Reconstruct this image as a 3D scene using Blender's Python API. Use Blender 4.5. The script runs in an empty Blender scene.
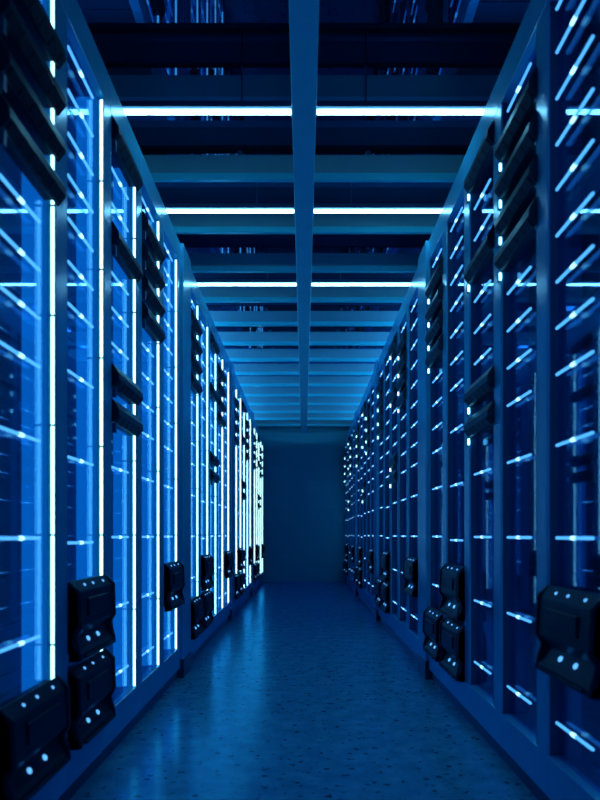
import bpy, bmesh, math, random
from mathutils import Vector
random.seed(7)
S = bpy.context.scene
C = S.collection
PI = math.pi

# ------------------------------------------------------------------ materials
def new_mat(name):
    m = bpy.data.materials.new(name); m.use_nodes = True
    nt = m.node_tree; nt.nodes.clear()
    out = nt.nodes.new('ShaderNodeOutputMaterial')
    return m, nt, out

def paint(name, col, rough=.45, gloss=(.3, .7, 1), ior=1.45, var=.12, scale=6.0):
    m, nt, out = new_mat(name)
    d = nt.nodes.new('ShaderNodeBsdfDiffuse'); g = nt.nodes.new('ShaderNodeBsdfGlossy')
    g.inputs[0].default_value = (*gloss, 1); g.inputs['Roughness'].default_value = rough
    f = nt.nodes.new('ShaderNodeFresnel'); f.inputs[0].default_value = ior
    ms = nt.nodes.new('ShaderNodeMixShader')
    tc = nt.nodes.new('ShaderNodeTexCoord')
    n = nt.nodes.new('ShaderNodeTexNoise'); n.inputs['Scale'].default_value = scale; n.inputs['Detail'].default_value = 4
    mx = nt.nodes.new('ShaderNodeMix'); mx.data_type = 'RGBA'
    mx.inputs[6].default_value = (*[c*(1-var) for c in col], 1)
    mx.inputs[7].default_value = (*[min(1, c*(1+var)) for c in col], 1)
    nt.links.new(tc.outputs['Object'], n.inputs['Vector'])
    nt.links.new(n.outputs['Fac'], mx.inputs[0])
    nt.links.new(mx.outputs[2], d.inputs[0])
    nt.links.new(f.outputs[0], ms.inputs[0]); nt.links.new(d.outputs[0], ms.inputs[1]); nt.links.new(g.outputs[0], ms.inputs[2])
    nt.links.new(ms.outputs[0], out.inputs[0])
    return m

def glow(name, col, strength):
    m, nt, out = new_mat(name)
    e = nt.nodes.new('ShaderNodeEmission')
    e.inputs[0].default_value = (*col, 1); e.inputs[1].default_value = strength
    nt.links.new(e.outputs[0], out.inputs[0])
    return m

def glass_mat(name, tint, through, rough=.03, ior=1.6):
    m, nt, out = new_mat(name)
    t = nt.nodes.new('ShaderNodeBsdfTransparent'); t.inputs[0].default_value = (*through, 1)
    g = nt.nodes.new('ShaderNodeBsdfGlossy'); g.inputs[0].default_value = (*tint, 1); g.inputs['Roughness'].default_value = rough
    mx = nt.nodes.new('ShaderNodeMixShader'); mx.inputs[0].default_value = .125
    nt.links.new(t.outputs[0], mx.inputs[1]); nt.links.new(g.outputs[0], mx.inputs[2])
    nt.links.new(mx.outputs[0], out.inputs[0])
    return m

M = {}
M['steel'] = paint('blue_steel', (.024, .42, .82), .20)
M['case'] = paint('dark_case', (.003, .07, .18), .4)
M['back'] = paint('cabinet_back', (.003, .06, .10), .3)
M['kick'] = paint('toe_kick', (.004, .06, .13), .5)
M['module'] = paint('module_shell', (.003, .024, .06), .35, gloss=(.16, .40, .55))
M['vent'] = paint('vent_black', (.001, .005, .015), .6)
M['beam'] = paint('beam_paint', (.055, .33, .52), .4)
M['beam_trim'] = paint('beam_trim', (.02, .62, 1.0), .15, gloss=(.2, .65, 1), ior=1.9)
M['spine'] = paint('spine_paint', (.04, .62, .95), .4)
M['plate'] = paint('cap_metal', (.25, .5, .7), .35)
M['strip'] = glow('led_strip', (.38, .86, 1.0), 2.8)
M['bar'] = glow('led_bar', (.065, .38, 1.0), 1.25)
M['bead'] = glow('led_bead', (.28, .72, 1.0), 2.2)
M['status'] = glow('status_led', (.3, .8, 1.0), 3.5)
M['tube'] = glow('light_tube', (.55, .90, 1.0), 14.0)
M['sideglow'] = glow('side_wall_glow', (.001, .15, .56), .88)  # emission in place of the strip's light on the inner side wall
M['dot'] = glow('indicator', (.10, .42, 1.0), 1.2)
M['glass'] = glass_mat('cabinet_glass', (.24, .62, 1.0), (.72, .88, 1.0))

def floor_mat():
    m, nt, out = new_mat('terrazzo_floor')
    N = nt.nodes.new; L = nt.links.new
    tc = N('ShaderNodeTexCoord')
    def ramp(p0, c0, p1, c1):
        r = N('ShaderNodeValToRGB'); e = r.color_ramp.elements
        e[0].position, e[1].position = p0, p1; e[0].color = (*c0, 1); e[1].color = (*c1, 1); return r
    n0 = N('ShaderNodeTexNoise'); n0.inputs['Scale'].default_value = 9; n0.inputs['Detail'].default_value = 6; n0.inputs['Roughness'].default_value = .7
    r0 = ramp(.35, (.018, .31, .56), .65, (.042, .50, .82))
    n1 = N('ShaderNodeTexNoise'); n1.inputs['Scale'].default_value = 26; n1.inputs['Detail'].default_value = 2; n1.inputs['Roughness'].default_value = .5
    r1 = ramp(.325, (.12, .12, .16), .36, (1, 1, 1))
    v = N('ShaderNodeTexVoronoi'); v.inputs['Scale'].default_value = 11.5
    ad = N('ShaderNodeMix'); ad.data_type = 'RGBA'; ad.blend_type = 'ADD'; ad.inputs[0].default_value = .03
    r2 = ramp(.13, (.10, .10, .14), .18, (1, 1, 1))
    m1 = N('ShaderNodeMix'); m1.data_type = 'RGBA'; m1.blend_type = 'MULTIPLY'; m1.inputs[0].default_value = .85
    m2 = N('ShaderNodeMix'); m2.data_type = 'RGBA'; m2.blend_type = 'MULTIPLY'; m2.inputs[0].default_value = .85
    n2 = N('ShaderNodeTexNoise'); n2.inputs['Scale'].default_value = 2.2; n2.inputs['Detail'].default_value = 3
    mr = N('ShaderNodeMapRange'); mr.inputs[3].default_value = .15; mr.inputs[4].default_value = .27
    for a in (n0, n1, n2): L(tc.outputs['Object'], a.inputs['Vector'])
    L(tc.outputs['Object'], ad.inputs[6]); L(n1.outputs['Color'], ad.inputs[7]); L(ad.outputs[2], v.inputs['Vector'])
    L(n0.outputs['Fac'], r0.inputs[0]); L(n1.outputs['Fac'], r1.inputs[0]); L(v.outputs['Distance'], r2.inputs[0])
    L(r0.outputs[0], m1.inputs[6]); L(r1.outputs[0], m1.inputs[7]); L(m1.outputs[2], m2.inputs[6]); L(r2.outputs[0], m2.inputs[7])
    d = N('ShaderNodeBsdfDiffuse'); L(m2.outputs[2], d.inputs[0])
    g = N('ShaderNodeBsdfGlossy'); L(n2.outputs['Fac'], mr.inputs[0]); L(mr.outputs[0], g.inputs['Roughness'])
    gc = N('ShaderNodeMix'); gc.data_type = 'RGBA'; gc.blend_type = 'MULTIPLY'; gc.inputs[0].default_value = .55
    gc.inputs[6].default_value = (.03, .46, 1.0, 1); L(r2.outputs[0], gc.inputs[7]); L(gc.outputs[2], g.inputs[0])
    f = N('ShaderNodeFresnel'); f.inputs[0].default_value = 2.1
    ms = N('ShaderNodeMixShader'); L(f.outputs[0], ms.inputs[0]); L(d.outputs[0], ms.inputs[1]); L(g.outputs[0], ms.inputs[2])
    L(ms.outputs[0], out.inputs[0])
    return m
M['floor'] = floor_mat()

def ceiling_mat():
    m, nt, out = new_mat('dark_mirror_ceiling')
    N = nt.nodes.new; L = nt.links.new
    tc = N('ShaderNodeTexCoord')
    n = N('ShaderNodeTexNoise'); n.inputs['Scale'].default_value = 30; n.inputs['Detail'].default_value = 4
    r = N('ShaderNodeValToRGB'); r.color_ramp.elements[0].position = .35; r.color_ramp.elements[1].position = .6
    r.color_ramp.elements[0].color = (.002, .008, .012, 1); r.color_ramp.elements[1].color = (.006, .022, .032, 1)
    d = N('ShaderNodeBsdfDiffuse'); g = N('ShaderNodeBsdfGlossy'); g.inputs[0].default_value = (.07, .32, .8, 1); g.inputs['Roughness'].default_value = .02
    f = N('ShaderNodeFresnel'); f.inputs[0].default_value = 2.8
    mx = N('ShaderNodeMixShader')
    L(tc.outputs['Object'], n.inputs['Vector']); L(n.outputs['Fac'], r.inputs[0]); L(r.outputs[0], d.inputs[0])
    L(f.outputs[0], mx.inputs[0]); L(d.outputs[0], mx.inputs[1]); L(g.outputs[0], mx.inputs[2]); L(mx.outputs[0], out.inputs[0])
    return m
M['ceiling'] = ceiling_mat()

def wall_mat():
    m, nt, out = new_mat('panelled_wall')
    N = nt.nodes.new; L = nt.links.new
    tc = N('ShaderNodeTexCoord')
    br = N('ShaderNodeTexBrick'); br.offset = .5
    br.inputs['Scale'].default_value = 1.0; br.inputs['Mortar Size'].default_value = .004
    br.inputs['Brick Width'].default_value = .62; br.inputs['Row Height'].default_value = .31
    br.inputs['Color1'].default_value = (.010, .28, .46, 1); br.inputs['Color2'].default_value = (.009, .265, .44, 1)
    br.inputs['Mortar'].default_value = (.007, .22, .38, 1)
    mp = N('ShaderNodeMapping'); mp.inputs['Rotation'].default_value = (PI/2, 0, 0)
    b = N('ShaderNodeBsdfPrincipled'); b.inputs['Roughness'].default_value = .6
    b.inputs['Specular Tint'].default_value = (.2, .6, 1, 1)
    L(tc.outputs['Object'], mp.inputs['Vector']); L(mp.outputs[0], br.inputs['Vector'])
    L(br.outputs['Color'], b.inputs['Base Color']); L(b.outputs[0], out.inputs[0])
    return m
M['wall'] = wall_mat()

# ------------------------------------------------------------------ mesh helpers
def box(bm, x0, x1, y0, y1, z0, z1):
    v = [bm.verts.new(p) for p in ((x0,y0,z0),(x1,y0,z0),(x1,y1,z0),(x0,y1,z0),(x0,y0,z1),(x1,y0,z1),(x1,y1,z1),(x0,y1,z1))]
    for f in ((3,2,1,0),(4,5,6,7),(0,1,5,4),(1,2,6,5),(2,3,7,6),(3,0,4,7)):
        bm.faces.new([v[i] for i in f])

def prism(bm, prof, y0, y1):
    """profile of (x, z) points extruded along y"""
    a = [bm.verts.new((x, y0, z)) for x, z in prof]
    b = [bm.verts.new((x, y1, z)) for x, z in prof]
    n = len(prof)
    for i in range(n):
        j = (i+1) % n
        bm.faces.new((a[i], a[j], b[j], b[i]))
    bm.faces.new(a[::-1]); bm.faces.new(b)

def capsule(bm, p0, p1, r, seg=10, rings=3):
    p0, p1 = Vector(p0), Vector(p1); ax = (p1-p0).normalized()
    u = ax.orthogonal().normalized(); w = ax.cross(u)
    rows = []
    for e, p, s in ((0, p0, -1), (1, p1, 1)):
        angs = [PI/2*k/rings for k in range(rings)]
        if e == 0: angs = angs[::-1]
        for a in angs:
            c = p + ax*s*r*math.sin(a); rr = r*math.cos(a)
            rows.append([bm.verts.new(c+(u*math.cos(t)+w*math.sin(t))*rr) for t in [2*PI*i/seg for i in range(seg)]])
    for a, b in zip(rows, rows[1:]):
        for i in range(seg):
            j = (i+1) % seg; bm.faces.new((a[i], a[j], b[j], b[i]))
    t0 = bm.verts.new(p0-ax*r); t1 = bm.verts.new(p1+ax*r)
    for i in range(seg):
        j = (i+1) % seg
        bm.faces.new((t0, rows[0][j], rows[0][i])); bm.faces.new((t1, rows[-1][i], rows[-1][j]))

def dome(bm, c, n, r, seg=10):
    """flat-backed round lamp lens: a disc raised into a shallow dome along n"""
    c, n = Vector(c), Vector(n).normalized(); u = n.orthogonal().normalized(); w = n.cross(u)
    rows = [[bm.verts.new(c+n*h+(u*math.cos(t)+w*math.sin(t))*rr) for t in [2*PI*i/seg for i in range(seg)]]
            for h, rr in ((-.003, r), (.003, r), (.006, r*.7))]
    for a, b in zip(rows, rows[1:]):
        for i in range(seg):
            j = (i+1) % seg; bm.faces.new((a[i], a[j], b[j], b[i]))
    bm.faces.new(rows[0][::-1]); bm.faces.new(rows[-1])

def obj(name, bm, mat, parent=None, bevel=0, loc=None, smooth=False):
    bmesh.ops.recalc_face_normals(bm, faces=bm.faces[:])
    me = bpy.data.meshes.new(name); bm.to_mesh(me); bm.free()
    me.materials.append(mat)
    if smooth: me.shade_smooth()
    o = bpy.data.objects.new(name, me); C.objects.link(o)
    if loc: o.location = loc
    if parent: o.parent = parent
    if bevel:
        b = o.modifiers.new('bevel', 'BEVEL'); b.width = bevel; b.segments = 2; b.limit_method = 'ANGLE'
    return o

def B(): return bmesh.new()

def thing(name, loc=(0,0,0), rz=0):
    o = bpy.data.objects.new(name, None); C.objects.link(o)
    o.location = loc; o.rotation_euler = (0, 0, rz); o.empty_display_size = .1
    return o

def tag(o, label, cat, group=None):
    o['label'] = label; o['category'] = cat
    if group: o['group'] = group

def copy_tree(o, parent=None):
    c = o.copy(); C.objects.link(c); c.parent = parent
    for ch in list(o.children): copy_tree(ch, c)
    return c

ORD = ['first','second','third','fourth','fifth','sixth','seventh','eighth','ninth','tenth','eleventh','twelfth',
       'thirteenth','fourteenth','fifteenth','sixteenth','seventeenth','eighteenth','nineteenth','twentieth']

# ------------------------------------------------------------------ dimensions
W = .86          # half width of the aisle
PITCH = .55      # cabinet width
BAY = 3.10       # five cabinets and a post
YL, YR = 1.84, 1.79
END = 14.04
CEIL = 3.40
ROOM = 1.56

# ------------------------------------------------------------------ the room
def struct(name, bm, mat):
    o = obj(name, bm, mat); o['kind'] = 'structure'; return o
b = B(); box(b, -ROOM-.1, ROOM+.1, -1.2, END+.1, -.1, 0); struct('floor', b, M['floor'])
b = B(); box(b, -ROOM-.1, ROOM+.1, -1.2, END+.1, CEIL, CEIL+.1); struct('ceiling', b, M['ceiling'])
b = B(); box(b, -ROOM-.1, ROOM+.1, END, END+.1, 0, CEIL); struct('wall_back', b, M['wall'])
b = B(); box(b, -ROOM-.1, -ROOM, -1.2, END, 0, CEIL); struct('wall_left', b, M['wall'])
b = B(); box(b, ROOM, ROOM+.1, -1.2, END, 0, CEIL); struct('wall_right', b, M['wall'])

# ------------------------------------------------------------------ cabinets
# local frame: +x faces the aisle, x=0 is the front plane, y -.275...275, z=0 floor
Y0, Y1 = -.275, .275
OA, OB = Y0+.012, Y1-.10            # opening
OZ0, OZ1, TOP = .22, 2.885, 3.03
DEEP = -.62
BASE = [-.65, -.335, -.01, .31, .555, .715, .875, 1.035, 1.195, 1.35, 1.51, 1.67, 1.82]
COL = {
 0: dict(rows=BASE, small=[1.195, 1.35, 1.51, 1.67], large=[-.65]),
 1: dict(rows=[-.65, -.33, -.03, .29, .61, .86, 1.015, 1.175, 1.335, 1.49, 1.65, 1.81], small=[], large=[-.33, -.65]),
 2: dict(rows=BASE, small=[1.82, 1.35, .715, .555], large=[]),
 3: dict(rows=BASE, small=[1.195, 1.35, 1.51, 1.67], large=[]),
 4: dict(rows=BASE, small=[], large=[-.335]),
}
def frame_mesh():
    b = B()
    box(b, -.05, 0, OB, Y1, OZ0, OZ1)               # wide stile
    box(b, -.008, 0, Y0, OA, OZ0, OZ1)               # narrow stile
    box(b, -.05, 0, Y0, Y1, OZ1, TOP)               # head rail
    box(b, -.05, 0, Y0, Y1, .075, OZ0)              # plinth panel
    return b
def case_mesh():
    b = B()
    box(b, DEEP, -.05, OB+.012, Y1-.004, .075, TOP-.01)
    box(b, DEEP, -.0085, Y0+.004, OA-.0005, OZ0+.001, OZ1-.001)
    box(b, DEEP, -.05, Y0+.004, OA, .075, OZ0)
    box(b, DEEP, -.05, Y0+.004, OA, OZ1, TOP-.01)
    box(b, DEEP, -.05, OA, OB+.012, OZ1, TOP-.01)
    box(b, DEEP, -.05, OA, OB+.012, .075, OZ0)
    return b
def make_cabinet(k):
    t = thing('server_cabinet')
    obj('frame', frame_mesh(), M['steel'], t, .003)
    obj('case', case_mesh(), M['case'], t)
    b = B(); box(b, DEEP, -.025, Y0, Y1, 0, .075); obj('toe_kick', b, M['kick'], t)
    b = B(); box(b, -.135, -.120, OA, OB+.012, OZ0, OZ1)
    z = OZ0+.16
    while z < OZ1-.02:
        box(b, -.120, -.112, OA+.02, OB-.02, z-.003, z+.003); z += .16
    obj('back_panel', b, M['back'], t)
    b = B(); box(b, -.038, -.033, OA, OB, OZ0, OZ1); obj('glass_door', b, M['glass'], t)
    b = B(); box(b, -.12, -.033, OB, OB+.012, OZ0, OZ1)  # inner side wall, made to glow as if lit by the strip
    obj('side_wall_glow', b, M['sideglow'], t)
    b = B(); box(b, -.0165, -.0035, OB-.005, OB, OZ0+.005, OZ1-.015)
    o = obj('light_strip', b, M['strip'], t)
    b = B(); box(b, -.0034, -.0005, OB-.007, OB, OZ0+.005, OZ1-.015)
    obj('strip_lip', b, M['case'], o)
    joints = B()
    box(joints, -.0182, -.0170, OB-.0075, OB-.0055, .5, 2.6)
    for z in (.62, 1.0, 1.38, 1.76, 2.14, 2.52):
        box(joints, -.0205, -.0002, OB-.0075, OB, z-.003, z+.003)
    obj('strip_clip', joints, M['case'], o)
    d = COL[k]
    for h in d['rows']:
        if h in d['small'] or h in d['large']: continue
        z = 1+h
        b = B(); capsule(b, (-.015, OA+.045, z), (-.015, OB-.11, z), .0054)
        o = obj('light_bar', b, M['bar'], t, smooth=True)
        b = B(); m = (OA+OB-.065)/2
        capsule(b, (-.015, m-.014, z), (-.015, m+.014, z), .0068); obj('bright_bead', b, M['bead'], o, smooth=True)
    return t

def make_small():
    """wedge-fronted module: origin at its centre height, same local frame as the cabinet"""
    t = thing('server_module')
    ya, yb = OA+.004, OB+.010
    b = B()
    prism(b, [(.0015, .056), (.006, .052), (.030, .012), (.033, -.018), (.009, -.048), (.0015, -.052)], ya, yb)
    box(b, -.0315, .0015, ya, OB-.03, -.050, .054)
    obj('shell', b, M['module'], t, .004)
    b = B()
    # louvres across the sloping underside
    n = 6
    for i in range(n):
        y = ya+.03+(yb-ya-.06)*i/(n-1)
        prism(b, [(.0325, -.018), (.0355, -.020), (.013, -.051), (.009, -.048)], y-.010, y+.010)
    prism(b, [(.0315, -.019), (.0335, -.0205), (.0112, -.0500), (.009, -.0475)], ya+.015, yb-.015)
    obj('vent_louvres', b, M['vent'], t)
    b = B(); box(b, .002, .0175, OA+.0005, OA+.005, -.098, -.052); box(b, .0150, .0175, OA+.004, OA+.018, -.098, -.052); obj('lamp_shroud', b, M['case'], t)
    b = B(); capsule(b, (.0082, OA+.0125, -.062), (.0082, OA+.0125, -.084), .0065)
    obj('status_light', b, M['status'], t, smooth=True)
    return t

def make_large():
    t = thing('power_module')
    ya, yb = OA+.002, OB+.014
    b = B()
    prism(b, [(.0015, .157), (.036, .112), (.042, -.020), (.006, -.062), (.030, -.112), (.044, -.128), (.044, -.150), (.0015, -.155)], ya, yb)
    box(b, -.0315, .0015, ya, OB-.03, -.125, .150)
    # raised cheeks at both ends
    for y in (ya, yb-.022):
        prism(b, [(.0015, .159), (.044, .118), (.049, -.024), (.030, -.058), (.046, -.122), (.049, -.152), (.0015, -.158)], y, y+.022)
    obj('shell', b, M['module'], t, .004)
    b = B()
    prism(b, [(.040, .085), (.046, .080), (.047, .015), (.041, .010)], ya+.10, yb-.10)
    obj('cover_plate', b, M['module'], t, .003)
    n = Vector((.112-.155, 0, -(.036+.005))).normalized(); n = Vector((.72, 0, .69))
    m = (ya+yb)/2
    for dy in (-.10, .0, .13):
        bb = B(); dome(bb, (.017, m+dy, .133), n, .0065); obj('indicator_light', bb, M['dot'], t)
    n2 = Vector((.89, 0, .46))
    for dy in (-.06, .06):
        bb = B(); dome(bb, (.019, m+dy, -.088), n2, .0105); obj('indicator_light', bb, M['dot'], t)
    b = B(); box(b, .0435, .055, ya+.05, yb-.05, -.146, -.136); obj('grip_rail', b, M['module'], t)
    return t

protoC = {k: make_cabinet(k) for k in range(5)}
protoS, protoL = make_small(), make_large()
used = set()
def place(p, x, y, z, rz):
    if id(p) in used: o = copy_tree(p)
    else: o = p; used.add(id(p))
    o.location = (x, y, z); o.rotation_euler = (0, 0, rz)
    return o

def make_post():
    t = thing('aisle_post')
    b = B(); box(b, -.14, .018, -.155, .155, .13, TOP+.01); obj('column', b, M['steel'], t, .005)
    b = B(); box(b, -.14, .022, -.160, .160, 0, .13); obj('foot', b, M['kick'], t, .004)
    return t
protoP = make_post()

look = {0: 'four stacked upper modules and one low power module', 1: 'two dark power modules filling its bottom',
        2: 'scattered pairs of black modules over slanted light bars', 3: 'four black modules high up and none below',
        4: 'a single dark power module below mid height'}
def slot_word(h):
    return {1.82: 'topmost under the head rail', 1.67: 'top one', 1.51: 'second one down', 1.35: 'third one down', 1.195: 'bottom one',
            .715: 'upper one', .555: 'lower one'}[h]

for side, x, rz, ys in (('left', -W, 0, YL), ('right', W, PI, YR)):
    for bay in range(-1, 4):
        for i in range(5):
            k = i if side == 'left' else 4-i
            if bay == -1 and i < 3: continue
            y = ys+BAY*bay+PITCH*(i+.5)
            cab = place(protoC[k], x, y, 0, rz)
            n = bay*5+i
            where = (f'{ORD[n]} from the camera in {side} row' if bay >= 0
                     else f'{"next to the post" if i == 4 else "two from the post"} beside the camera, {side} row')
            tag(cab, f'{"blue cabinet with tall white strip" if side == "left" else "blue cabinet with dark glass"}, {where}',
                'server cabinet', f'server cabinets in the {side} row')
            if bay == -1: continue
            cabw = f'{side}-row cabinet {ORD[n]} from camera'
            for h in COL[k]['small']:
                o = place(protoS, x, y, 1+h, rz)
                if k == 2:
                    ww = {1.82: 'alone under top rail', 1.35: 'alone in upper half', .715: 'upper of middle pair', .555: 'lower of middle pair'}[h]
                else:
                    ww = {1.67: 'topmost', 1.51: 'second from top', 1.35: 'third from top', 1.195: 'lowest'}[h] + ' of four stacked'
                tag(o, f'black module, {ww}, {cabw}', 'server module', 'wedge-fronted server modules on the cabinets')
            for h in COL[k]['large']:
                o = place(protoL, x, y, 1+h+.012, rz); o.scale = (1, 1, .95)
                ww = {0: 'alone at bottom', 4: 'alone below mid height', 1: 'upper of bottom two' if h == -.33 else 'lower of bottom two'}[k]
                tag(o, f'big black module, {ww}, {cabw}', 'power module', 'big power modules near the floor')
    for bay in range(-1, 3):
        y = ys+BAY*bay+2.75+.175+(.01 if side == 'right' else 0)
        p = place(protoP, x, y, 0, rz)
        wh = (f'{["nearest","middle","farthest"][bay]} of the three seen in the {side} row' if bay >= 0 else f'beside the camera in the {side} row')
        tag(p, f'wide blue steel post, {wh}', 'post', 'wide posts between the cabinet bays')

# ------------------------------------------------------------------ ceiling beams and tubes
b0 = 3.40
beams = [b0+.716*i for i in range(-1, 15)]
proto = None
for i, y in enumerate(beams):
    if proto is None:
        t = thing('ceiling_beam')
        b = B(); box(b, -ROOM+.01, ROOM-.01, 0, .035, 3.26, 3.37); obj('web', b, M['beam'], t, .002)
        b = B(); box(b, -ROOM+.01, ROOM-.01, -.002, .030, 3.215, 3.259); obj('lower_trim', b, M['beam_trim'], t, .002)
        b = B()
        for x in (-1.1, -.4, .4, 1.1): box(b, x-.015, x+.015, .006, .026, 3.37, CEIL)
        obj('hanger', b, M['case'], t)
        proto = t; o = t
    else: o = copy_tree(proto)
    o.location = (0, y, 0)
    w = ('overhead nearest the camera' if i == 0 else f'{ORD[i-1]} from the camera in view')
    tag(o, f'blue steel cross beam with glossy lower trim under dark ceiling, {w}', 'ceiling beam', 'cross beams under the ceiling')
b = B(); box(b, -.0625, .0625, -1.0, END-.005, 3.165, 3.213)
o = obj('spine_beam', b, M['spine'], None, .003); tag(o, 'long blue beam running down the middle of the ceiling to the end wall', 'ceiling beam')

tp = None
for y, H, w in ((3.405, 2.187, 'nearest'), (4.448, 2.187, 'middle'), (5.751, 2.187, 'farthest')):
    for sx, sn in ((-1, 'left'), (1, 'right')):
        if tp is None:
            t = thing('linear_light')
            b = B(); prism(b, [(.001, -.014), (.001, .014), (1.397, .014), (1.397, -.014)], 0, .010)
            for v in b.verts: v.co = (v.co.x, v.co.z, -v.co.y)
            obj('diffuser', b, M['tube'], t)
            b = B(); box(b, 0, 1.40, -.040, .030, 0.0005, .028); obj('housing', b, M['case'], t, .002)
            for x0, x1 in ((-.003, .0), (1.398, 1.412)):
                b = B(); box(b, x0, x1, -.036, .031, -.012, .027); obj('end_cap', b, M['plate'], t, .002)
            for x0 in (.25, 1.15):
                b = B(); box(b, x0-.004, x0+.004, -.036, -.028, .0285, .212); obj('hanger', b, M['case'], t)
            tp = t; o = t
        else: o = copy_tree(tp)
        o.location = (sx*.067, y, 1+H); o.scale = (sx, 1, 1)
        tag(o, f'bright white linear light under the ceiling, {w} one {sn} of the middle beam', 'linear light', 'white linear lights across the ceiling')

# ------------------------------------------------------------------ light, world, camera
w = bpy.data.worlds.new('World'); S.world = w; w.use_nodes = True
bg = w.node_tree.nodes['Background']; bg.inputs[0].default_value = (.01, .22, .75, 1); bg.inputs[1].default_value = .2

def area(name, loc, rot, sx, sy, e, col=(.08, .5, 1)):
    l = bpy.data.lights.new(name, 'AREA'); l.shape = 'RECTANGLE'; l.size = sx; l.size_y = sy; l.energy = e; l.color = col
    o = bpy.data.objects.new(name, l); C.objects.link(o); o.location = loc; o.rotation_euler = rot
    return o

cam = bpy.data.cameras.new('camera'); co = bpy.data.objects.new('camera', cam); C.objects.link(co)
co.location = (0, 0, 1.0); co.rotation_euler = (PI/2, 0, 0)
cam.sensor_fit = 'HORIZONTAL'; cam.sensor_width = 36; cam.lens = 36*660/600
cam.shift_x = -4/600; cam.shift_y = 135/600; cam.clip_start = .01
S.camera = co
for sx in (-1, 1):
    area('beam_fill', (sx*1.38, 9.3, 3.08), (0, sx*(PI-.75), 0), .08, 6.6, 42, (.32, .66, .95))  # added unseen fill above the far cabinets, brightens the distant beams
cam.dof.use_dof = True; cam.dof.focus_distance = 4.6; cam.dof.aperture_fstop = 2.7
S.view_settings.view_transform = 'Standard'; S.view_settings.look = 'None'
S.view_settings.exposure = .3; S.view_settings.gamma = 1; S.view_settings.use_curve_mapping = False
